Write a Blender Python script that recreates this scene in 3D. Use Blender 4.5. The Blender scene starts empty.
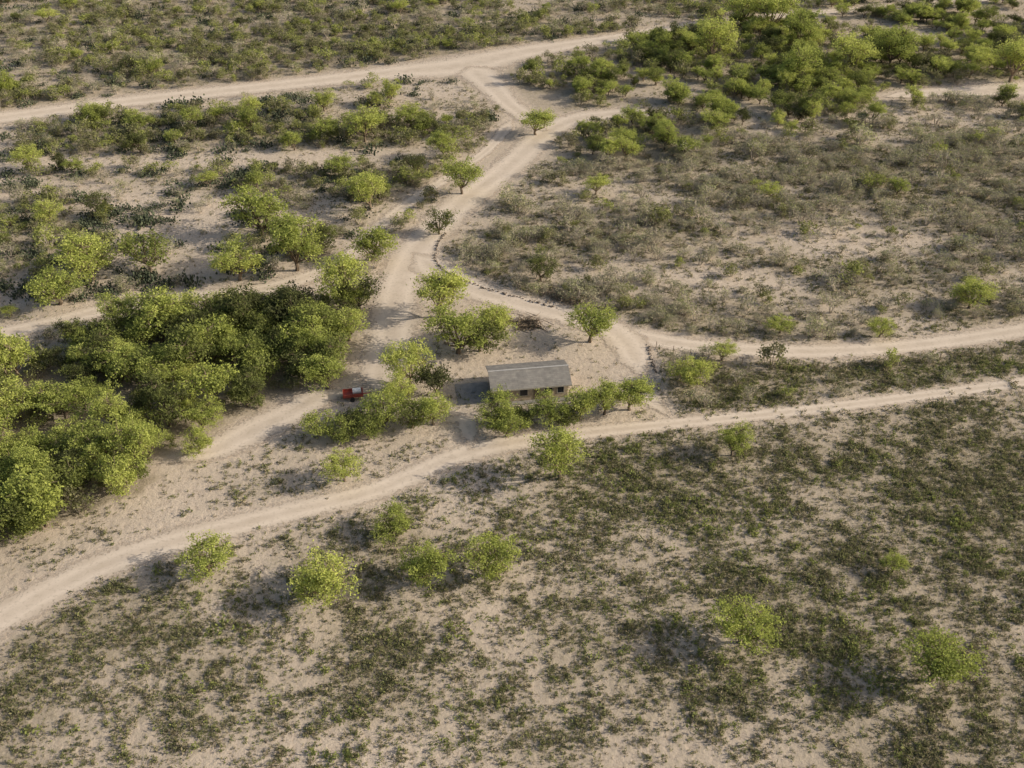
import bpy, math, random
import numpy as np
from mathutils import Vector
rng=np.random.default_rng(7); random.seed(7)
sc=bpy.context.scene
F=983.0; P=math.radians(36); H=86.0
cP,sP=math.cos(P),math.sin(P)
# ---------- survey: photo coordinate <-> flat ground (metres) ----------
def G(u,v):
    dx=(u-512)/F; dy=(v-384)/F
    t=H/(sP+dy*cP)
    return (t*dx, t*(cP-dy*sP))
def UV(x,y):
    z=y*cP+H*sP
    return 512+F*x/z, 384+F*(H*cP-y*sP)/z
def pxm(v): return (F*sP+(v-384)*cP)/H      # px per metre, horizontal
# ---------- noise ----------
def vnoise(x,y,s,seed=0):
    x=np.asarray(x,float)/s+seed*17.31; y=np.asarray(y,float)/s+seed*9.77
    xi=np.floor(x); yi=np.floor(y); fx=x-xi; fy=y-yi
    fx=fx*fx*(3-2*fx); fy=fy*fy*(3-2*fy)
    def h(a,b):
        t=np.sin(a*127.1+b*311.7+seed*13.7)*43758.5453
        return t-np.floor(t)
    return (h(xi,yi)*(1-fx)+h(xi+1,yi)*fx)*(1-fy)+(h(xi,yi+1)*(1-fx)+h(xi+1,yi+1)*fx)*fy
def fbm(x,y,s,seed=0,o=4):
    r=0;a=1;t=0
    for i in range(o):
        r=r+a*vnoise(x,y,s/2**i,seed+i*3); t+=a; a*=.55
    return r/t
def sm(a,b,x):
    t=np.clip((x-a)/(b-a),0,1); return t*t*(3-2*t)
def terr(x,y):
    x=np.asarray(x,float); y=np.asarray(y,float)
    return 0.25*np.sin(x/19+1)*np.cos(y/23)+0.3*np.sin((x+y)/41)
# ---------- mesh helpers ----------
def build(name,V,Q,mi=None,tint=None,mats=(),extra=None):
    V=np.asarray(V,np.float32); Q=np.asarray(Q,np.int32)
    me=bpy.data.meshes.new(name)
    me.vertices.add(len(V)); me.vertices.foreach_set('co',V.ravel())
    me.loops.add(Q.size); me.loops.foreach_set('vertex_index',Q.ravel())
    me.polygons.add(len(Q)); me.polygons.foreach_set('loop_start',np.arange(len(Q),dtype=np.int32)*Q.shape[1])
    for m in mats: me.materials.append(m)
    me.update(calc_edges=True)
    me.polygons.foreach_set('use_smooth',np.zeros(len(Q),bool))
    if mi is not None: me.polygons.foreach_set('material_index',np.asarray(mi,np.int32))
    at={}
    if tint is not None: at['tint']=tint
    if extra: at.update(extra)
    for k,a in at.items():
        A=me.attributes.new(k,'FLOAT','POINT'); A.data.foreach_set('value',np.asarray(a,np.float32))
    return me
def obj(name,me,loc=(0,0,0),rz=0,parent=None):
    o=bpy.data.objects.new(name,me); sc.collection.objects.link(o)
    o.location=loc; o.rotation_euler[2]=rz
    if parent: o.parent=parent
    return o
# ---------- materials ----------
def newmat(name):
    m=bpy.data.materials.new(name); m.use_nodes=True
    nt=m.node_tree; nt.nodes.clear()
    out=nt.nodes.new('ShaderNodeOutputMaterial')
    return m,nt,out
def N(nt,t,**k):
    n=nt.nodes.new(t)
    for a,b in k.items(): setattr(n,a,b)
    return n
def ramp(nt,cols):
    r=N(nt,'ShaderNodeValToRGB'); e=r.color_ramp.elements
    while len(e)<len(cols): e.new(0.5)
    for i,(p,c) in enumerate(cols):
        e[i].position=p; e[i].color=(*c,1)
    return r
def math_(nt,op,a,b=None,c=None):
    n=N(nt,'ShaderNodeMath',operation=op)
    for i,x in enumerate((a,b,c)):
        if x is None: continue
        if isinstance(x,(int,float)): n.inputs[i].default_value=x
        else: nt.links.new(x,n.inputs[i])
    return n.outputs[0]
def noise(nt,scale,detail=4,vec=None,rough=.55):
    n=N(nt,'ShaderNodeTexNoise'); n.inputs['Scale'].default_value=scale; n.inputs['Detail'].default_value=detail
    n.inputs['Roughness'].default_value=rough
    if vec is not None: nt.links.new(vec,n.inputs['Vector'])
    return n.outputs['Fac']
def mix(nt,f,a,b):
    n=N(nt,'ShaderNodeMix',data_type='RGBA')
    for s,x in ((n.inputs[0],f),(n.inputs[6],a),(n.inputs[7],b)):
        if isinstance(x,(int,float)): s.default_value=x
        elif isinstance(x,tuple): s.default_value=(*x,1)
        else: nt.links.new(x,s)
    return n.outputs[2]
def leafmat(name,cols,tr=.35,wr=.5):
    m,nt,out=newmat(name)
    a=N(nt,'ShaderNodeAttribute',attribute_name='tint').outputs['Fac']
    r=N(nt,'ShaderNodeObjectInfo').outputs['Random']
    f=math_(nt,'ADD',math_(nt,'MULTIPLY',a,1-wr),math_(nt,'MULTIPLY',r,wr))
    n=len(cols); rp=ramp(nt,[(0.12+.76*i/(n-1),c) for i,c in enumerate(cols)])
    nt.links.new(f,rp.inputs[0])
    b=N(nt,'ShaderNodeBsdfDiffuse')
    t=N(nt,'ShaderNodeBsdfTranslucent')
    nt.links.new(rp.outputs[0],b.inputs['Color'])
    nt.links.new(rp.outputs[0],t.inputs[0])
    s=N(nt,'ShaderNodeMixShader'); s.inputs[0].default_value=tr
    nt.links.new(b.outputs[0],s.inputs[1]); nt.links.new(t.outputs[0],s.inputs[2]); nt.links.new(s.outputs[0],out.inputs[0])
    return m
def plain(name,c1,c2,scale=3,rough=.85,metal=0,bump=0):
    m,nt,out=newmat(name)
    tc=N(nt,'ShaderNodeTexCoord').outputs['Object']
    f=noise(nt,scale,3,tc); rp=ramp(nt,[(.3,c1),(.7,c2)]); nt.links.new(f,rp.inputs[0])
    b=N(nt,'ShaderNodeBsdfPrincipled'); b.inputs['Roughness'].default_value=rough; b.inputs['Metallic'].default_value=metal
    nt.links.new(rp.outputs[0],b.inputs['Base Color'])
    if bump:
        bn=N(nt,'ShaderNodeBump'); bn.inputs['Distance'].default_value=bump; bn.inputs['Strength'].default_value=.8
        nt.links.new(f,bn.inputs['Height']); nt.links.new(bn.outputs[0],b.inputs['Normal'])
    nt.links.new(b.outputs[0],out.inputs[0]); return m
def flatm(name,c):
    m,nt,out=newmat(name); b=N(nt,'ShaderNodeBsdfDiffuse'); b.inputs[0].default_value=(*c,1)
    r=N(nt,'ShaderNodeObjectInfo').outputs['Random']
    nt.links.new(mix(nt,r,tuple(x*.7 for x in c),tuple(x*1.3 for x in c)),b.inputs[0])
    nt.links.new(b.outputs[0],out.inputs[0]); return m
BARK=flatm('bark',(.18,.14,.10))
TWIG=flatm('twig',(.40,.345,.275))
LEAF_B=leafmat('leaf_spring',[(.27,.31,.085),(.41,.45,.12),(.56,.585,.17)],.46,.5)
LEAF_T=leafmat('leaf_thicket',[(.085,.09,.045),(.14,.155,.055),(.23,.26,.075),(.40,.44,.11)],.44,.65)
LEAF_O=leafmat('leaf_brush',[(.21,.19,.12),(.23,.225,.11),(.28,.295,.10),(.38,.41,.115)],.40,.6)  # olive brush leaves, lightened and greyed: distance haze put into the colour
LEAF_S=leafmat('leaf_sparse',[(.38,.345,.25),(.35,.34,.205),(.37,.39,.17)],.40,.5)  # thin dry leaves, paled further, distance haze mixed into their colour
GRASS=leafmat('grass_leaf',[(.28,.235,.15),(.19,.175,.10),(.165,.175,.08),(.22,.23,.085),(.33,.28,.185)],.35,.7)
WEED=leafmat('weed_leaf',[(.15,.165,.065),(.20,.225,.075),(.28,.305,.085)],.38,.5)
PEAR=leafmat('prickly_pear_pad',[(.06,.07,.05),(.09,.105,.065),(.12,.135,.08)],.05,.4)
# ---------- plants ----------
def tube(pts,rads,sides,Vl,Ql,off):
    pts=np.array(pts); n=len(pts)
    ang=np.arange(sides)*2*math.pi/sides
    d=pts[-1]-pts[0]; d=d/(np.linalg.norm(d)+1e-6)
    up=np.array([0,0,1.]) if abs(d[2])<.9 else np.array([1.,0,0])
    a=np.cross(d,up); a/=np.linalg.norm(a); b=np.cross(d,a)
    ring=np.outer(np.cos(ang),a)+np.outer(np.sin(ang),b)
    V=np.concatenate([pts[i]+ring*rads[i] for i in range(n)])
    Q=[]
    for i in range(n-1):
        for j in range(sides):
            k=(j+1)%sides
            Q.append((off+i*sides+j,off+i*sides+k,off+(i+1)*sides+k,off+(i+1)*sides+j))
    Vl.append(V); Ql+=Q
    return off+len(V)
def leaves(C,size,r,upb=.45,asp=.5):
    n=len(C)
    nr=r.normal(size=(n,3)); nr/=np.linalg.norm(nr,axis=1)[:,None]; nr[:,2]=nr[:,2]+np.sign(nr[:,2])*upb
    nr/=np.linalg.norm(nr,axis=1)[:,None]
    a=np.cross(nr,r.normal(size=(n,3))); a/=np.linalg.norm(a,axis=1)[:,None]+1e-9
    b=np.cross(nr,a)
    L=size*r.uniform(.6,1.35,n)[:,None]
    V=np.stack([C+a*L*.5,C+b*L*.5*asp,C-a*L*.5,C-b*L*.5*asp],1).reshape(-1,3)
    return V
def make_tree(name,seed,W,Ht,nlobe,ntip,nleaf,lsize,sig,mats,trunk=.18,fork=.16,multi=False,flat=.42,asp=.5,lo_=.34,up=.45):
    r=np.random.default_rng(seed)
    Vl=[];Ql=[];off=0
    lobes=[]
    for i in range(nlobe):
        a=i*2*math.pi/nlobe+r.uniform(-.4,.4); rr=r.uniform(.30,.64)*W/2 if i else 0
        if i==0: lobes.append((0,0,Ht*.70,W*.25))
        else: lobes.append((rr*math.cos(a),rr*math.sin(a),Ht*(r.uniform(lo_,.74)),W*r.uniform(.15,.26)))
    fk=np.array([r.uniform(-.1,.1)*W*.3,r.uniform(-.1,.1)*W*.3,Ht*fork])
    if not multi:
        off=tube([(0,0,-.2),fk*.5+np.array([.04*W*r.uniform(-1,1),.0,0]),fk],[trunk*1.25,trunk,trunk*.85],6,Vl,Ql,off)
    tips=[];tt=[]
    per=max(1,ntip//nlobe)
    for (lx,ly,lz,lr) in lobes:
        c=np.array([lx,ly,lz])
        s0=fk if not multi else np.array([lx*.12,ly*.12,-.1])
        mid=s0*.5+c*.5+np.array([0,0,-.06*Ht])+r.normal(size=3)*.03*W
        r0=trunk*(.55 if not multi else .5)
        off=tube([s0,mid,c],[r0,r0*.7,r0*.4],5 if W>4 else 4,Vl,Ql,off)
        lt=r.uniform()
        for k in range(per):
            d=r.normal(size=3); d/=np.linalg.norm(d); d[2]=d[2]*flat*1.6+.1
            p=c+d*lr*r.uniform(.45,1.2)*np.array([1,1,.9])
            p[2]=max(p[2],.12*Ht)
            st=c*.7+mid*.3 if k%2 else c
            off=tube([st,(st+p)/2+r.normal(size=3)*.02*W,p],[r0*.35,r0*.25,r0*.1],3,Vl,Ql,off)
            tips.append(p); tt.append(np.clip(.5*lt+.5*r.uniform()+r.normal()*.1,0,1))
    nb=len(Ql)
    tips=np.array(tips); tt=np.array(tt)
    wt=r.uniform(.2,1.5,len(tips)); wt/=wt.sum()
    idx=r.choice(len(tips),nleaf,p=wt)
    C=tips[idx]+r.normal(size=(nleaf,3))*sig*np.array([1,1,.7])
    C[:,2]=np.maximum(C[:,2],.06)
    LV=leaves(C,lsize,r,asp=asp,upb=up)
    Vl.append(LV)
    lq=(np.arange(nleaf*4)+off).reshape(-1,4)
    Q=np.concatenate([np.array(Ql,np.int32),lq])
    V=np.concatenate(Vl)
    tint=np.zeros(len(V)); tint[off:]=np.repeat(np.clip(tt[idx]+r.normal(size=nleaf)*.08,0,1),4)
    mi=np.zeros(len(Q),int); mi[nb:]=1
    return build(name,V,Q,mi,tint,mats)
lone=[make_tree('mesquite_crown_%d'%i,100+i,6,5.0+.4*(i%3),8+i%4,130,[5200,4700,5600,4300][i%4],.22,.29,(BARK,LEAF_B),flat=.5,fork=.15,lo_=.42,up=.3) for i in range(9)]
def coll(name,meshes):
    c=bpy.data.collections.new(name)
    for m in meshes:
        c.objects.link(bpy.data.objects.new(m.name,m))
    return c
thick=[make_tree('thicket_tree_%d'%i,200+i,6,5.2,7+i%3,90,[3300,2900,2100][i%3],.29,.36,(BARK,LEAF_T)) for i in range(7)]
bush=[make_tree('brush_bush_%d'%i,300+i,3,2.0+.2*(i%3),5+i%3,40,[620,480,340][i%3],.25,.22,(TWIG,LEAF_O),trunk=.08,multi=True) for i in range(9)]
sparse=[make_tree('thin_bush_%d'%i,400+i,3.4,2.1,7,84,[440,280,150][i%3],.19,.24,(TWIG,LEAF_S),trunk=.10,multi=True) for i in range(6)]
def tuftm(name,seed,n,R,h,ls,mat):
    r=np.random.default_rng(seed)
    k=r.integers(2,5); cs=r.normal(size=(k,2))*R*.7
    ci=r.integers(0,k,n)
    C=np.zeros((n,3)); C[:,:2]=cs[ci]+r.normal(size=(n,2))*R*.32; C[:,2]=np.abs(r.normal(size=n))*h*.5+.02
    V=leaves(C,ls,r,upb=.2,asp=.45)
    return build(name,V,np.arange(n*4).reshape(-1,4),None,np.repeat(r.uniform(size=n),4),(mat,))
tufts=[tuftm('tuft_%d'%i,500+i,24,.26,.28,.17,GRASS) for i in range(7)]
weeds=[tuftm('weed_%d'%i,550+i,34,.34,.38,.18,WEED) for i in range(5)]
def pearm(name,seed):
    r=np.random.default_rng(seed); Vl=[];Q=[];off=0;T=[]
    for i in range(60):
        c=np.array([r.normal()*.75,r.normal()*.75,abs(r.normal())*.42+.12])
        nrm=r.normal(size=3); nrm[2]*=.4; nrm/=np.linalg.norm(nrm)
        a=np.cross(nrm,[0,0,1.]); a/=np.linalg.norm(a); b=np.cross(nrm,a)
        R=r.uniform(.13,.2)
        ring=[]
        for s in (-1,1):
            for k in range(6):
                t=k*math.pi/3; ring.append(c+a*math.cos(t)*R*.8+b*math.sin(t)*R+nrm*s*.025)
        Vl+=ring
        for s in (0,6): Q+=[(off+s,off+s+1,off+s+2,off+s+3),(off+s,off+s+3,off+s+4,off+s+5)]
        for k in range(6): Q.append((off+k,off+(k+1)%6,off+6+(k+1)%6,off+6+k))
        off+=12; T+=[r.uniform()]*12
    return build(name,np.array(Vl),np.array(Q),None,T,(PEAR,))
pears=[pearm('prickly_pear_%d'%i,600+i) for i in range(4)]
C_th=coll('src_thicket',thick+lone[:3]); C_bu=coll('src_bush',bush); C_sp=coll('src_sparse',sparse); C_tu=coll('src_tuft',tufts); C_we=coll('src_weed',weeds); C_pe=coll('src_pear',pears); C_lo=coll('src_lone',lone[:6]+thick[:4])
def instancer(name,col,x,y,scl,ncol,zs=None):
    n=len(x)
    V=np.stack([x,y,terr(x,y)],1).astype(np.float32)
    me=bpy.data.meshes.new(name); me.vertices.add(n); me.vertices.foreach_set('co',V.ravel())
    a=me.attributes.new('scl','FLOAT_VECTOR','POINT')
    z=scl*rng.uniform(.75,1.2,n) if zs is None else zs
    S=np.stack([scl*rng.uniform(.8,1.2,n),scl*rng.uniform(.8,1.2,n),z],1).astype(np.float32); a.data.foreach_set('vector',S.ravel())
    a=me.attributes.new('rot','FLOAT_VECTOR','POINT'); R=np.zeros((n,3),np.float32); R[:,2]=rng.uniform(0,6.283,n); R[:,:2]=rng.normal(size=(n,2))*.05
    a.data.foreach_set('vector',R.ravel())
    a=me.attributes.new('idx','INT','POINT'); a.data.foreach_set('value',rng.integers(0,ncol,n).astype(np.int32))
    me.update()
    o=obj(name,me)
    g=bpy.data.node_groups.new(name+'_gn','GeometryNodeTree')
    g.interface.new_socket('Geometry',in_out='INPUT',socket_type='NodeSocketGeometry')
    g.interface.new_socket('Geometry',in_out='OUTPUT',socket_type='NodeSocketGeometry')
    gi=g.nodes.new('NodeGroupInput'); go=g.nodes.new('NodeGroupOutput')
    ip=g.nodes.new('GeometryNodeInstanceOnPoints'); ci=g.nodes.new('GeometryNodeCollectionInfo')
    ci.inputs['Collection'].default_value=col; ci.inputs['Separate Children'].default_value=True; ci.inputs['Reset Children'].default_value=True
    def na(t,nm):
        q=g.nodes.new('GeometryNodeInputNamedAttribute'); q.data_type=t; q.inputs['Name'].default_value=nm
        return q.outputs['Attribute']
    e=g.nodes.new('FunctionNodeEulerToRotation')
    L=g.links.new
    L(gi.outputs[0],ip.inputs['Points']); L(ci.outputs[0],ip.inputs['Instance']); ip.inputs['Pick Instance'].default_value=True
    L(na('INT','idx'),ip.inputs['Instance Index']); L(na('FLOAT_VECTOR','rot'),e.inputs[0]); L(e.outputs[0],ip.inputs['Rotation'])
    L(na('FLOAT_VECTOR','scl'),ip.inputs['Scale']); L(ip.outputs[0],go.inputs[0])
    md=o.modifiers.new('instances','NODES'); md.node_group=g
    print(name,n)
    return o
# ---------- roads ----------
ROADS={ # list of (u,v,width m)
'front':[(-420,800,6),(-150,690,5.5),(0,622,5.2),(50,594,5),(120,562,4.8),(200,538,4.6),(300,512,4.2),(370,494,4),(420,474,4),(460,456,4),(510,444,3.8),(600,432,3.2),(700,421,2.9),(800,410,2.8),(900,397,2.8),(1024,380,2.8),(1200,352,2.8),(1500,300,2.8)],
'east':[(560,318,4.5),(610,329,5),(650,339,5),(700,346,4.6),(780,350,4.5),(860,348,4.3),(940,340,4.2),(1024,328,4.2),(1200,300,4.2),(1500,262,4.2)],
'main':[(372,400,5),(383,372,8),(392,335,8.5),(396,300,8),(408,265,8.5),(428,236,8.5),(458,205,8.5),(492,178,8),(520,155,8),(545,132,8),(575,118,8),(620,113,7),(680,112,4)],
'drive':[(412,252,7),(440,272,7.5),(475,290,7),(515,303,6),(570,317,6),(612,330,6),(632,350,6.5),(642,380,6)],
'spur':[(640,375,6),(650,400,4),(672,418,3)],
'north':[(-300,150,9),(-100,128,9),(0,118,9),(100,104,9),(200,93,10),(300,82,10),(400,71,13),(460,66,18),(520,54,13),(600,42,8),(720,22,6),(900,5,5),(1100,-10,5)],
'link':[(470,66,14),(492,86,9),(508,102,7),(528,116,6),(545,130,6)],
'west':[(512,118,4),(490,146,3),(450,175,3),(415,198,3.5),(375,230,3.5),(350,255,4),(310,276,4.5),(250,292,5),(180,299,5),(110,310,5),(50,325,4.5),(0,336,4.5),(-200,380,4)],
'lower':[(362,395,4),(325,397,5),(290,415,6),(255,432,6.5),(215,452,5),(170,466,3)],
'yardlane':[(440,425,4.5),(462,420,4),(470,436,4.5),(470,452,5)],
'ne':[(880,99,3),(930,94,7),(980,92,10),(1060,88,12),(1300,80,12)],
}
def cr(pts,step=1.5):
    W=[np.array([*G(u,v),w]) for u,v,w in pts]
    W=[2*W[0]-W[1]]+W+[2*W[-1]-W[-2]]
    out=[]
    for i in range(1,len(W)-2):
        p0,p1,p2,p3=W[i-1:i+3]
        n=max(2,int(np.linalg.norm(p2[:2]-p1[:2])/step))
        for k in range(n):
            t=k/n
            out.append(.5*((2*p1)+(-p0+p2)*t+(2*p0-5*p1+4*p2-p3)*t*t+(-p0+3*p1-3*p2+p3)*t**3))
    out.append(W[-2]); return np.array(out)
SPL={k:cr(v) for k,v in ROADS.items()}
gx=np.arange(-270,271,1.0); gy=np.arange(15,521,1.0)
X,Y=np.meshgrid(gx,gy)      # [iy,ix]
RD=np.full(X.shape,60.0)    # distance beyond road edge
for k,S in SPL.items():
    for p in S[::2]:
        if not(-300<p[0]<300 and 0<p[1]<560): continue
        R=26
        i0=max(0,int(p[0]-R+270));i1=min(len(gx),int(p[0]+R+271)); j0=max(0,int(p[1]-R-15)); j1=min(len(gy),int(p[1]+R-14))
        if i1<=i0 or j1<=j0: continue
        d=np.hypot(X[j0:j1,i0:i1]-p[0],Y[j0:j1,i0:i1]-p[1])-p[2]/2
        RD[j0:j1,i0:i1]=np.minimum(RD[j0:j1,i0:i1],d)
U0,V0=UV(X,Y)
# wobble the region outlines so no border is a ruled line
U=U0+20*(fbm(X,Y,14,61)-.5); Vv=V0+10*(fbm(X,Y,12,67)-.5)*(V0+150)/400
def pip(poly):
    ins=np.zeros(U.shape,bool); n=len(poly)
    for i in range(n):
        x1,y1=poly[i]; x2,y2=poly[(i+1)%n]
        if y1==y2: continue
        c=((y1>Vv)!=(y2>Vv))&(U<(x2-x1)*(Vv-y1)/(y2-y1)+x1)
        ins^=c
    return ins
def curve(pts): 
    a=np.array(pts,float); return np.interp(U0,a[:,0],a[:,1])
fA=curve([(p[0],p[1]) for p in ROADS['front']])
fB=curve([(560,318),(650,339),(780,350),(860,348),(1024,328),(1500,262)])
fN=curve([(p[0],p[1]) for p in ROADS['north']])
south=V0>fA
strip=(~south)&(U>640)&(V0>fB)
top=(V0<fN)
TH=pip([(-400,440),(0,380),(60,354),(130,328),(190,316),(240,322),(300,310),(345,298),(376,308),(372,345),(354,376),(312,392),(288,406),(254,424),(212,450),(190,470),(140,494),(84,516),(30,534),(0,552),(-400,660)])
LM=pip([(-600,160),(0,122),(200,98),(400,80),(470,75),(505,105),(510,125),(480,150),(455,190),(425,225),(402,255),(385,300),(370,310),(345,290),(240,315),(130,325),(0,378),(-600,460)])
TR=pip([(556,150),(560,108),(600,66),(700,24),(760,2),(1024,-20),(1500,-20),(1500,100),(1024,115),(960,100),(900,118),(840,134),(760,136),(700,154),(620,174)])
TRs=pip([(450,60),(560,52),(720,24),(720,60),(640,100),(560,95),(505,90)])
RF=pip([(446,235),(500,195),(540,160),(620,158),(700,135),(760,118),(840,118),(900,100),(960,92),(1024,110),(1500,110),(1500,262),(1200,300),(1024,322),(940,333),(860,340),(780,342),(700,337),(650,331),(600,318),(530,300),(470,280),(440,258)])
YARD=pip([(420,300),(560,305),(640,340),(655,395),(560,398),(520,402),(420,400),(400,350)])
WS=(~south)&(~strip)&(~TH)&(~LM)&(~RF)&(Vv>390)
n1=fbm(X,Y,22,1); n2=fbm(X,Y,9,5); n3=fbm(X*.5,Y*1.2,26,9); n4=fbm(X,Y,4,20,3); n5=fbm(X,Y,40,77)
nlm=fbm(X*.5+Y*.22,Y*1.1-X*.1,15,31)
nrf=fbm(X*.45-Y*.1,Y*1.2,18,53)
away=sm(-.3,2.0,RD)
pan=np.exp(-((Vv-(160-.03*(U-200)))/10)**2)*sm(520,420,U)   # bare salt-pan strips west
pan2=np.exp(-((Vv-203)/8)**2)*sm(40,120,U)*sm(420,320,U)*.9
pan=np.clip(pan+.8*np.exp(-((Vv-243)/8)**2)*sm(420,370,U)*sm(60,160,U),0,1)
# soil tone 0 bare sand .. 1 olive litter
ser=sm(430,800,U-(Vv-500)*.6)
tone=np.full(X.shape,.5)
tone=np.where(south,.52+.22*ser+1.2*(n1-.5)+.8*(n2-.5)+.5*(n5-.5),tone)
tone=np.where(strip,.85+.5*(n2-.5),tone)
tone=np.where(top,.68+.9*(n3-.5),tone)
tone=np.where(LM,.42+1.5*(nlm-.5)-.5*pan-.4*pan2,tone)
tone=np.where(TR|TRs,.65+.9*(n1-.5),tone)
rfb=np.exp(-(((U-830)/90)**2+((Vv-245)/18)**2))+np.exp(-(((U-730)/80)**2+((Vv-285)/15)**2))+.8*np.exp(-(((U-930)/80)**2+((Vv-325)/9)**2))+.6*np.exp(-(((U-560)/60)**2+((Vv-215)/14)**2))
tone=np.where(RF,.62+1.3*(nrf-.5)+.8*(n2-.5)-.3*rfb,tone)
tone=np.where(TH,.85,tone)
tone=np.where(WS,.2+.9*(n2-.5),tone)
tone=np.where(YARD,.2+.6*(n2-.5),tone)
tone=np.clip(tone,0,1)*sm(-1,3.0,RD)
# density maps (per m2)
D_tuft=np.zeros(X.shape)
sf=6.2+3.4*ser
D_tuft=np.where(south,sf*(.5+1.0*sm(.36,.64,.45*n1+.35*n2+.2*n5))*(.55+.9*sm(.35,.65,n4)),D_tuft)
D_tuft=np.where(strip,7.0*sm(.25,.6,n2)+4,D_tuft)
D_tuft=np.where(WS,1.6*sm(.35,.7,n2)+.5,D_tuft)
D_tuft=np.where(LM,(.7+1.3*sm(.35,.6,nlm))*(1-pan*.8),D_tuft)
D_tuft=np.where(RF,3.2*sm(.25,.55,nrf)+1.0,D_tuft)
D_tuft=np.where(TR|top,.5,D_tuft)
D_tuft=np.where(YARD,.5,D_tuft)
D_tuft=D_tuft*away*sm(-350,-80,U)*(1-sm(1100,1350,U))
nw=.5*fbm(X*.8,Y,11,91)+.5*fbm(X,Y,28,95)
D_we=np.where(south,2.2*sm(.47,.62,nw)*(.2+.9*ser)+.18,0)+np.where(strip,1.6*sm(.4,.6,n2),0)+np.where(WS,.08,0)
D_we=D_we*away*sm(-350,-80,U)*(1-sm(1100,1350,U))
D_th=np.where(TH,.072,0)*sm(0,3,RD)
D_bu=np.zeros(X.shape)
D_bu=np.where(top,.12*sm(.35,.53,.6*n3+.4*n2),D_bu)
D_bu=np.where(LM,.12*sm(.42,.55,nlm*.75+n2*.25)*(1-pan)*(1-pan2),D_bu)
D_bu=np.where(TR|TRs,.10*sm(.3,.5,n1),D_bu)
D_bu=np.where(RF,.006+.015*sm(.42,.6,n1),D_bu)
D_bu=np.where(TH,.05,D_bu)
D_bu=np.where(strip,.02*sm(.4,.6,n2),D_bu)
D_bu=D_bu*sm(.3,2.2,RD)
D_bt=np.where(LM,.016*sm(.44,.56,nlm*.75+n2*.25)*(1-pan)*(1-pan2),0)+np.where(TR,.036*sm(.28,.42,n1),0)+np.where(TRs,.012,0)+np.where(top,.002,0)+np.where(RF,.0010,0)
D_bt=D_bt*sm(1.0,3.5,RD)
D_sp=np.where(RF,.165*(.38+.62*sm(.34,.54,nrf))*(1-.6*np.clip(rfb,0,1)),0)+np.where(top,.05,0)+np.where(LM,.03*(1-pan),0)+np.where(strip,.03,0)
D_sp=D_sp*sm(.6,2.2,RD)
D_pe=(np.where(LM,.10*sm(.43,.6,n2)*(1-pan*.6),0)+np.where(top,.02,0))*sm(.5,2,RD)
def look(M,x,y):
    ix=np.clip(np.round(x+270).astype(int),0,len(gx)-1); iy=np.clip(np.round(y-15).astype(int),0,len(gy)-1)
    return M[iy,ix]
def scatter(M,fine=0):
    mx=M.max(); n=int(540*505*mx)
    x=rng.uniform(-270,270,n); y=rng.uniform(15,520,n)
    d=look(M,x,y)
    if fine: d=d*(.38+1.25*sm(.36,.62,fbm(x,y,fine,44,2)))
    k=rng.uniform(0,mx,n)<d
    return x[k],y[k]
x,y=scatter(D_tuft,1.8); instancer('grass',C_tu,x,y,np.clip(np.exp(rng.normal(-.36,.45,len(x))),.35,2.0),7)
x,y=scatter(D_we,2.5); instancer('low_weeds',C_we,x,y,np.clip(np.exp(rng.normal(-.2,.45,len(x))),.4,2.6),5)
x,y=scatter(D_th); instancer('mesquite_thicket',C_th,x,y,np.clip(np.exp(rng.normal(0,.26,len(x))),.5,1.5),10)
x,y=scatter(D_bu); instancer('brush',C_bu,x,y,np.clip(np.exp(rng.normal(-.1,.40,len(x))),.35,1.7)*1.05,9)
x,y=scatter(D_bt); instancer('mesquite_grove',C_lo,x,y,rng.uniform(.5,1.15,len(x)),10)
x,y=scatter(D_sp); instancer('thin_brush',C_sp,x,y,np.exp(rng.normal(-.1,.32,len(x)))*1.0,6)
x,y=scatter(D_pe); instancer('prickly_pear_patch',C_pe,x,y,rng.uniform(.7,1.6,len(x)),4)
# far scrub to the horizon side
n=9000
x=rng.uniform(-900,900,n); y=rng.uniform(-150,1400,n)
k=((np.abs(x)>270)|(y>520)); k&=(fbm(x,y,40,3)>.42)&(y>60)
instancer('distant_brush',C_bu,x[k],y[k],rng.uniform(1,2.2,k.sum()),9)
# ---------- ground ----------
ox=np.array([300,350,450,600,900,1400,2200,4000.])
xs=np.concatenate([-ox[::-1],gx,ox]); ys=np.concatenate([[-4000,-1500,-600,-200,-60,-10],gy,[560,620,720,900,1300,2000,3500,6000.]])
XX,YY=np.meshgrid(xs,ys); ZZ=terr(XX,YY)
TT=look(tone,XX,YY); far=(np.abs(XX)>270)|(YY>520)|(YY<15); TT=np.where(far,.5,TT)
nx,ny=len(xs),len(ys)
ii=np.arange(nx*ny).reshape(ny,nx)
Q=np.stack([ii[:-1,:-1],ii[:-1,1:],ii[1:,1:],ii[1:,:-1]],-1).reshape(-1,4)
gm,nt,out=newmat('dry_soil')
pos=N(nt,'ShaderNodeNewGeometry').outputs['Position']
t=N(nt,'ShaderNodeAttribute',attribute_name='tone').outputs['Fac']
nb_=noise(nt,1.0,4,pos,.65); nc_=noise(nt,5,2,pos,.6)
sand=ramp(nt,[(.3,(.41,.335,.26)),(.7,(.62,.52,.415))]); nt.links.new(nb_,sand.inputs[0])
lit=ramp(nt,[(.35,(.21,.175,.115)),(.65,(.37,.31,.225))]); nt.links.new(nc_,lit.inputs[0])
tf=math_(nt,'ADD',t,math_(nt,'MULTIPLY',math_(nt,'SUBTRACT',math_(nt,'ADD',math_(nt,'MULTIPLY',nb_,.55),math_(nt,'MULTIPLY',nc_,.45)),.5),3.6))
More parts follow.
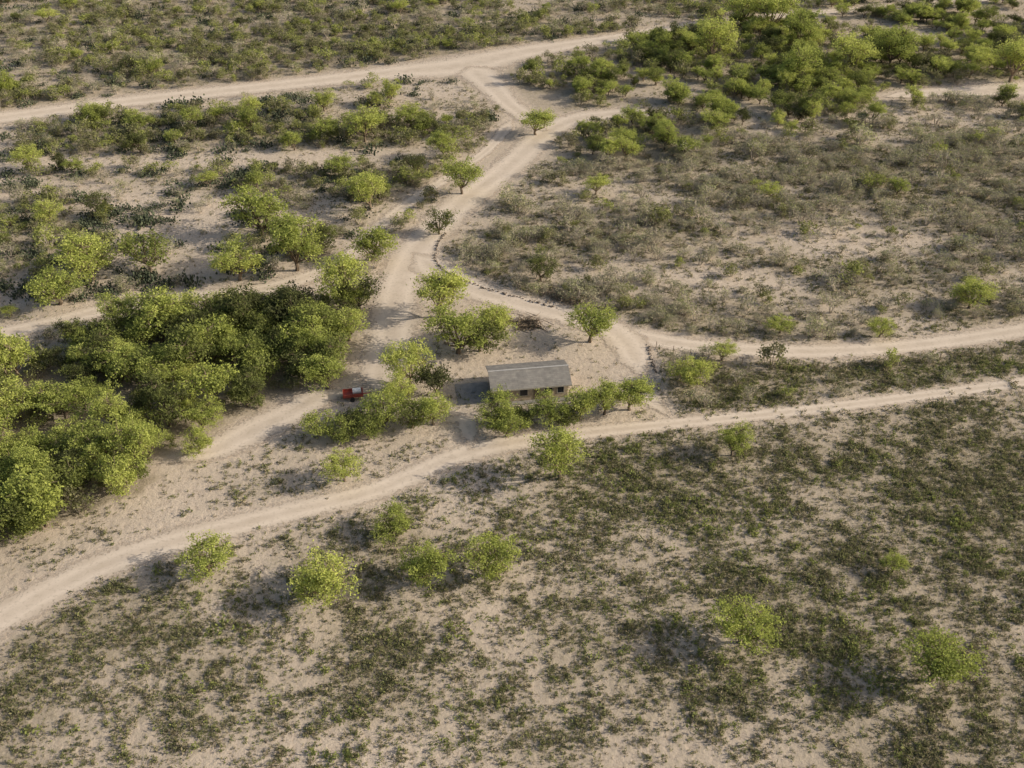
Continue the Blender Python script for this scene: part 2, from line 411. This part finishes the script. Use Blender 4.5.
tr=ramp(nt,[(.1,(0,0,0)),(.95,(1,1,1))]); nt.links.new(tf,tr.inputs[0])
c=mix(nt,tr.outputs[0],sand.outputs[0],lit.outputs[0])
sp=ramp(nt,[(.33,(.6,.58,.55)),(.5,(1,1,1))]); nt.links.new(nc_,sp.inputs[0])
mm=N(nt,'ShaderNodeMix',data_type='RGBA',blend_type='MULTIPLY'); mm.inputs[0].default_value=.75
nt.links.new(c,mm.inputs[6]); nt.links.new(sp.outputs[0],mm.inputs[7])
b=N(nt,'ShaderNodeBsdfDiffuse')
nt.links.new(mm.outputs[2],b.inputs['Color'])
bn=N(nt,'ShaderNodeBump'); bn.inputs['Distance'].default_value=.26; bn.inputs['Strength'].default_value=.65
nt.links.new(nb_,bn.inputs['Height']); nt.links.new(bn.outputs[0],b.inputs['Normal'])
nt.links.new(b.outputs[0],out.inputs[0])
me=build('ground',np.stack([XX,YY,ZZ],-1).reshape(-1,3),Q,None,None,(gm,),{'tone':TT.ravel()})
me.polygons.foreach_set('use_smooth',np.ones(len(Q),bool)); obj('ground',me)
# ---------- roads ----------
rm,nt,out=newmat('dirt_road')
pos=N(nt,'ShaderNodeNewGeometry').outputs['Position']
lat=N(nt,'ShaderNodeAttribute',attribute_name='lat').outputs['Fac']
al=math_(nt,'ABSOLUTE',lat)
na_=noise(nt,.35,2,pos,.6); nb_=noise(nt,2.2,3,pos,.65)
cc=ramp(nt,[(.3,(.46,.38,.295)),(.7,(.61,.515,.415))]); nt.links.new(math_(nt,'ADD',math_(nt,'MULTIPLY',na_,.55),math_(nt,'MULTIPLY',nb_,.45)),cc.inputs[0])
wt=math_(nt,'SUBTRACT',1.0,math_(nt,'MULTIPLY',math_(nt,'ABSOLUTE',math_(nt,'SUBTRACT',al,.42)),3.2))
wt=math_(nt,'MAXIMUM',wt,0.0)
c2=mix(nt,math_(nt,'MULTIPLY',wt,.6),cc.outputs[0],(.67,.57,.465))
c3=mix(nt,math_(nt,'MULTIPLY',math_(nt,'MAXIMUM',math_(nt,'SUBTRACT',nb_,.5),0.0),2.6),c2,(.32,.26,.19))
b=N(nt,'ShaderNodeBsdfDiffuse')
nt.links.new(c3,b.inputs['Color'])
tp=N(nt,'ShaderNodeBsdfTransparent')
ed=math_(nt,'ADD',al,math_(nt,'MULTIPLY',math_(nt,'SUBTRACT',math_(nt,'ADD',math_(nt,'MULTIPLY',na_,.5),math_(nt,'MULTIPLY',nb_,.5)),.5),2.1))
mr=N(nt,'ShaderNodeMapRange'); mr.inputs[1].default_value=.72; mr.inputs[2].default_value=1.15; mr.inputs[3].default_value=1; mr.inputs[4].default_value=0
nt.links.new(ed,mr.inputs[0])
lim=math_(nt,'MULTIPLY',mr.outputs[0],math_(nt,'LESS_THAN',al,1.38))
s=N(nt,'ShaderNodeMixShader'); nt.links.new(lim,s.inputs[0]); nt.links.new(tp.outputs[0],s.inputs[1]); nt.links.new(b.outputs[0],s.inputs[2]); nt.links.new(s.outputs[0],out.inputs[0])
for i,(k,S) in enumerate(SPL.items()):
    T=np.gradient(S[:,:2],axis=0); T/=np.linalg.norm(T,axis=1)[:,None]+1e-9
    Nn=np.stack([-T[:,1],T[:,0]],1)
    ls=np.linspace(-1.4,1.4,11)
    nn=len(S)
    A=S[:,None,:2]+Nn[:,None,:]*(ls[None,:,None]*S[:,None,2:3]/2)
    Z=terr(A[...,0],A[...,1])+.05+.006*i
    V=np.concatenate([A,Z[...,None]],-1).reshape(-1,3)
    ee=np.minimum(np.arange(nn),np.arange(nn)[::-1])*1.5
    capp=np.clip(1-ee/5.0,0,1)*1.0
    L=np.abs(ls)[None,:]+capp[:,None]
    idx=np.arange(nn*11).reshape(nn,11)
    Q=np.stack([idx[:-1,1:],idx[:-1,:-1],idx[1:,:-1],idx[1:,1:]],-1).reshape(-1,4)
    m=build('dirt_road',V,Q,None,None,(rm,),{'lat':L.ravel()})
    m.polygons.foreach_set('use_smooth',np.ones(len(Q),bool))
    obj('dirt_road',m)
# ---------- individual trees ----------
def tree(u,v,w,kind=0,hs=1.0,name='mesquite_tree'):
    vb=v+.32*w*hs; x,y=G(u,vb); W=w/pxm(vb)
    m=lone[random.randrange(9)] if kind==0 else thick[random.randrange(6)]
    o=obj(name,m,(x,y,float(terr(x,y))),random.uniform(0,6.28))
    s=W/5.4; o.scale=(s*random.uniform(.9,1.1),s*random.uniform(.9,1.1),s*hs*random.uniform(.92,1.08))
for t_ in [(559,461,56,0,1.05),(345,470,40,0,1),(393,524,42,0,.9),(210,563,54,0,.85),(326,581,70,0,.85),(427,568,54,0,1.05),(496,560,54,0,.9),
    (740,625,62,0,.9),(930,662,68,0,.9),(732,444,34,0,1.05),(892,565,24,0,1),(690,374,38,0,1),(722,352,24,0,1),
    (590,330,52,0,.75),(441,298,56,0,1.1),(458,335,62,0,.95),(480,340,44,1,.9),(497,326,44,0,1),(410,368,50,0,1.1),(437,384,40,1,1),(434,412,44,0,1),(385,413,46,0,.95),(400,395,34,0,1),(412,418,34,1,1),(356,424,30,1,.8),
    (497,412,42,0,.9),(508,428,38,1,.8),(526,417,30,1,.75),(551,412,40,0,.85),(580,408,40,0,.9),(604,402,44,0,.9),(630,396,44,0,1),(565,418,30,1,.7),(327,375,44,0,1.1),(345,288,56,0,1.05),(310,335,50,1,1),
    (350,328,40,0,1),(297,252,56,0,1),(262,218,60,0,.9),(370,196,42,0,1),(93,264,56,0,1),(60,290,54,0,.9),(150,256,54,1,1),(116,417,40,0,1.2),(200,445,32,0,1),(150,450,38,0,1),
    (165,318,60,0,1),(215,345,56,1,1),(240,266,48,0,.9),(320,428,36,1,.8),(345,432,38,1,.8),(370,432,34,1,.8),(40,478,52,0,.9),(100,455,50,0,1),(15,500,44,0,.9),(365,128,46,0,.9),(462,180,40,0,1),(372,247,42,1,1),
    (536,124,38,0,.75),(440,225,30,1,.9),(795,72,46,0,1),(770,17,46,0,1),(740,15,42,0,.9),(800,38,38,0,1),(850,60,44,0,.9),(890,55,44,0,.9),(1010,68,46,0,1),(970,295,42,0,.8),(880,328,26,0,.8),(780,325,28,0,.7),(712,50,42,0,1)]:
    tree(*t_)
# ---------- prims ----------
def boxes(name,lst,mat,parent=None,loc=(0,0,0),rz=0):
    V=[];Q=[]
    for (x0,x1,y0,y1,z0,z1) in lst:
        o=len(V)
        V+=[(x0,y0,z0),(x1,y0,z0),(x1,y1,z0),(x0,y1,z0),(x0,y0,z1),(x1,y0,z1),(x1,y1,z1),(x0,y1,z1)]
        Q+=[(o,o+3,o+2,o+1),(o+4,o+5,o+6,o+7),(o,o+1,o+5,o+4),(o+1,o+2,o+6,o+5),(o+2,o+3,o+7,o+6),(o+3,o,o+4,o+7)]
    return obj(name,build(name,V,Q,None,None,(mat,)),loc,rz,parent)
def empty(name,x,y,rz):
    e=bpy.data.objects.new(name,None); sc.collection.objects.link(e); e.location=(x,y,float(terr(x,y))); e.rotation_euler[2]=rz; return e
STONE=plain('tan_stone',(.38,.29,.20),(.52,.42,.31),2.5,bump=.03)
TRIM=plain('pale_trim',(.36,.32,.26),(.45,.40,.33),2)
DARK=plain('dark_glass',(.015,.017,.02),(.03,.033,.038),1,rough=.15)
WOOD=plain('weathered_wood',(.12,.085,.055),(.24,.18,.125),6)
CONC=plain('concrete',(.20,.185,.165),(.30,.275,.24),1.5)
shm,nt,out=newmat('grey_shingle')
tc=N(nt,'ShaderNodeTexCoord').outputs['Object']
br=N(nt,'ShaderNodeTexBrick'); br.inputs['Scale'].default_value=1; br.inputs['Brick Width'].default_value=.9; br.inputs['Row Height'].default_value=.3; br.inputs['Mortar Size'].default_value=.012
br.inputs['Color1'].default_value=(.20,.187,.17,1); br.inputs['Color2'].default_value=(.235,.222,.20,1); br.inputs['Mortar'].default_value=(.15,.14,.13,1)
nt.links.new(tc,br.inputs['Vector'])
f=noise(nt,1.3,4,tc); rp=ramp(nt,[(.35,(.85,.85,.85)),(.7,(1.2,1.18,1.15))]); nt.links.new(f,rp.inputs[0])
mm=N(nt,'ShaderNodeMix',data_type='RGBA',blend_type='MULTIPLY'); mm.inputs[0].default_value=1; nt.links.new(br.outputs[0],mm.inputs[6]); nt.links.new(rp.outputs[0],mm.inputs[7])
b=N(nt,'ShaderNodeBsdfDiffuse'); nt.links.new(mm.outputs[2],b.inputs['Color']); nt.links.new(b.outputs[0],out.inputs[0])
# house
hx,hy=G(528,390); h=empty('stone_house',hx,hy,math.radians(8))
L=5.4; D=2.7; wh=2.6; rh=1.0; ov=.5
V=[(-L,-D,0),(L,-D,0),(L,D,0),(-L,D,0),(-L,-D,wh),(L,-D,wh),(L,D,wh),(-L,D,wh)]
Q=[(0,1,5,4),(1,2,6,5),(2,3,7,6),(3,0,4,7)]
obj('walls',build('walls',V,Q,None,None,(STONE,)),parent=h)
slope=rh/D
obj('gables',build('gables',[(-L,-D,wh),(-L,D,wh),(-L,0,wh+rh),(L,D,wh),(L,-D,wh),(L,0,wh+rh)],[(0,2,1),(3,5,4)],None,None,(STONE,)),parent=h)
e=D+ov; ze=wh+rh-slope*e; tz=.14; lx=L+ov
V=[(-lx,-e,ze),(lx,-e,ze),(lx,0,wh+rh),(-lx,0,wh+rh),(lx,e,ze),(-lx,e,ze)]
V=[(a,b_,c_+.02) for a,b_,c_ in V]+[(a,b_,c_+tz+.02) for a,b_,c_ in V]
Q=[(6,7,8,9),(9,8,10,11),(0,3,2,1),(3,5,4,2),(0,1,7,6),(4,5,11,10),(1,2,8,7),(2,4,10,8),(3,0,6,9),(5,3,9,11)]
obj('roof',build('roof',V,Q,None,None,(shm,)),parent=h)
boxes('ridge_cap',[(-lx-.02,lx+.02,-.14,.14,wh+rh+.13,wh+rh+.2)],plain('ridge',(.3,.285,.265),(.38,.36,.33),2),h)
boxes('fascia',[(-lx,lx,-e-.04,-e-.003,ze-.08,ze+.13),(-lx,lx,e+.003,e+.04,ze-.08,ze+.13)],TRIM,h)
wins=[(-4.2,-3.1),(-1.6,-.5),(2.0,3.1),(3.9,4.8)]
fr=[];gl=[]
for a,b_ in wins:
    fr+=[(a-.1,b_+.1,-D-.06,-D-.003,.85,.95),(a-.1,b_+.1,-D-.06,-D-.003,2.05,2.17),(a-.1,a,-D-.05,-D-.003,.953,2.047),(b_,b_+.1,-D-.05,-D-.003,.953,2.047)]
    gl+=[(a+.002,b_-.002,-D-.02,-D-.003,.953,2.047)]
gl+=[(L+.003,L+.02,-1,0.2,.95,2.05)]; fr+=[(L+.003,L+.06,-1.1,.3,.83,.947),(L+.003,L+.06,-1.1,.3,2.053,2.17)]
boxes('window_frames',fr,TRIM,h); boxes('windows',gl,DARK,h)
boxes('door',[(.4,1.4,-D-.05,-D-.003,.1,2.15)],WOOD,h)
boxes('foundation',[(-L-.25,L+.25,-D-.9,-D-.07,-.4,.12)],CONC,h)
boxes('slab',[(-L-5.2,-L-.3,-2.6,2.6,-.4,.10)],CONC,h)
# small farm trailer, red bed with white tank, west of the yard
RED=plain('faded_red_paint',(.30,.05,.035),(.38,.08,.05),2,rough=.5); WHT=plain('white_tank',(.60,.59,.56),(.72,.71,.68),1.5,rough=.5); TIRE=plain('tire',(.015,.015,.015),(.03,.03,.03),3)
x_,y_=G(354,399); p=empty('farm_trailer',x_,y_,math.radians(10))
boxes('bed',[(-1.5,1.4,-.8,.8,.62,.74),(-1.5,1.4,-.8,-.74,.743,1.15),(-1.5,1.4,.74,.8,.743,1.15),(-1.5,-1.44,-.737,.737,.743,1.15),(1.34,1.4,-.737,.737,.743,1.15)],RED,p)
boxes('drawbar',[(1.403,2.5,-.06,.06,.55,.65)],RED,p)
Vl=[];Ql=[];off=tube([(-.1,0,1.2),(-.098,0,1.2),(1.15,0,1.2),(1.152,0,1.2)],[.02,.45,.45,.02],14,[],[],0)
off=tube([(-.1,0,1.2),(-.06,0,1.2),(1.11,0,1.2),(1.15,0,1.2)],[.02,.45,.45,.02],14,Vl,Ql,0)
obj('tank',build('tank',np.concatenate(Vl),Ql,None,None,(WHT,)),parent=p)
Vl=[];Ql=[];off=0
for b_ in (-.95,.95): off=tube([(-.2,b_-.11,.36),(-.2,b_-.105,.36),(-.2,b_+.105,.36),(-.2,b_+.11,.36)],[.02,.36,.36,.02],16,Vl,Ql,off)
obj('wheels',build('wheels',np.concatenate(Vl),Ql,None,None,(TIRE,)),parent=p)
# stone edging of drive
def edging(name,pts,mat,step,r0,hh):
    S=cr([(u,v,1) for u,v in pts],step); r=np.random.default_rng(5)
    V=[];Q=[]
    for p in S:
        if r.uniform()<.15: continue
        c=np.array([p[0]+r.normal()*.16,p[1]+r.normal()*.16]); z0=float(terr(*c)); o=len(V); R=r0*r.uniform(.6,1.3); hz=hh*r.uniform(.5,1.3)
        for k,(zz,rr) in enumerate(((-.1,1.),(hz*.5,1.05),(hz,.55))):
            for j in range(6):
                t=j*math.pi/3; q=R*rr*r.uniform(.8,1.2); V.append((c[0]+q*math.cos(t),c[1]+q*math.sin(t),z0+zz))
        for k in range(2):
            for j in range(6): Q.append((o+k*6+j,o+k*6+(j+1)%6,o+k*6+6+(j+1)%6,o+k*6+6+j))
        Q+=[(o+12,o+13,o+14,o+15),(o+12,o+15,o+16,o+17)]
    return obj(name,build(name,V,Q,None,None,(mat,)))
DS=plain('dark_stone',(.14,.11,.085),(.27,.22,.17),1.5)
edging('stone_border',[(446,232),(437,246),(436,262),(452,276),(485,289),(520,299),(556,309)],DS,.26,.16,.3)
edging('stone_border',[(648,345),(651,358),(655,372)],DS,.26,.16,.3)
def fence(pts,name='wire_fence',hgt=1.2,step=3.5):
    S=cr([(u,v,1) for u,v in pts],step); Vl=[];Ql=[];off=0
    z=terr(S[:,0],S[:,1])
    for i,p in enumerate(S):
        off=tube([(p[0],p[1],z[i]-.3),(p[0],p[1],z[i]+hgt*random.uniform(.95,1.1))],[.06,.05],6,Vl,Ql,off)
        if i:
            q=S[i-1]
            for hz in (.35,.7,1.05):
                off=tube([(q[0],q[1],z[i-1]+hz),(p[0],p[1],z[i]+hz)],[.01,.01],3,Vl,Ql,off)
    obj(name,build(name,np.concatenate(Vl),Ql,None,None,(WOOD,)))
fence([(656,348),(690,356),(720,361),(800,367),(900,363),(1024,345)])
def pile(u,v,n,R):
    x,y=G(u,v); Vl=[];Ql=[];off=0
    for i in range(n):
        c=np.array([x+random.gauss(0,R*.4),y+random.gauss(0,R*.3),float(terr(x,y))+abs(random.gauss(0,.3))]); a=random.uniform(0,6.28); l=random.uniform(.5,1.4)
        d=np.array([math.cos(a),math.sin(a),random.uniform(-.2,.2)])*l
        off=tube([c-d,c+d],[.06,.03],4,Vl,Ql,off)
    obj('brush_pile',build('brush_pile',np.concatenate(Vl),Ql,None,None,(BARK,)))
pile(560,297,110,4); pile(575,302,60,3); pile(527,326,130,3.2); pile(505,322,60,2)
# ---------- light, world, camera ----------
el=math.radians(25); az=math.radians(0)
sv=Vector((math.cos(el)*math.cos(az),math.cos(el)*math.sin(az),math.sin(el)))
ld=bpy.data.lights.new('sun','SUN'); ld.energy=5.0; ld.angle=math.radians(.5); ld.color=(1,.92,.79)
lo=bpy.data.objects.new('sun',ld); sc.collection.objects.link(lo); lo.rotation_euler=sv.to_track_quat('Z','Y').to_euler(); lo.location=(100,50,120)
w=bpy.data.worlds.new('World'); sc.world=w; w.use_nodes=True; nt=w.node_tree
bg=nt.nodes['Background']; sk=nt.nodes.new('ShaderNodeTexSky'); sk.sky_type='NISHITA'; sk.sun_disc=False; sk.sun_elevation=el; sk.sun_rotation=math.radians(90)-az
sk.dust_density=4; nt.links.new(sk.outputs[0],bg.inputs[0]); bg.inputs[1].default_value=.14
cd=bpy.data.cameras.new('camera'); cam=bpy.data.objects.new('camera',cd); sc.collection.objects.link(cam)
cam.location=(0,0,H); cam.rotation_euler=(math.radians(90)-P,0,0); cd.sensor_width=36; cd.lens=F/1024*36; cd.clip_end=12000; cd.clip_start=.5
sc.camera=cam
sc.view_settings.view_transform='Standard'; sc.view_settings.look='None'; sc.view_settings.exposure=0
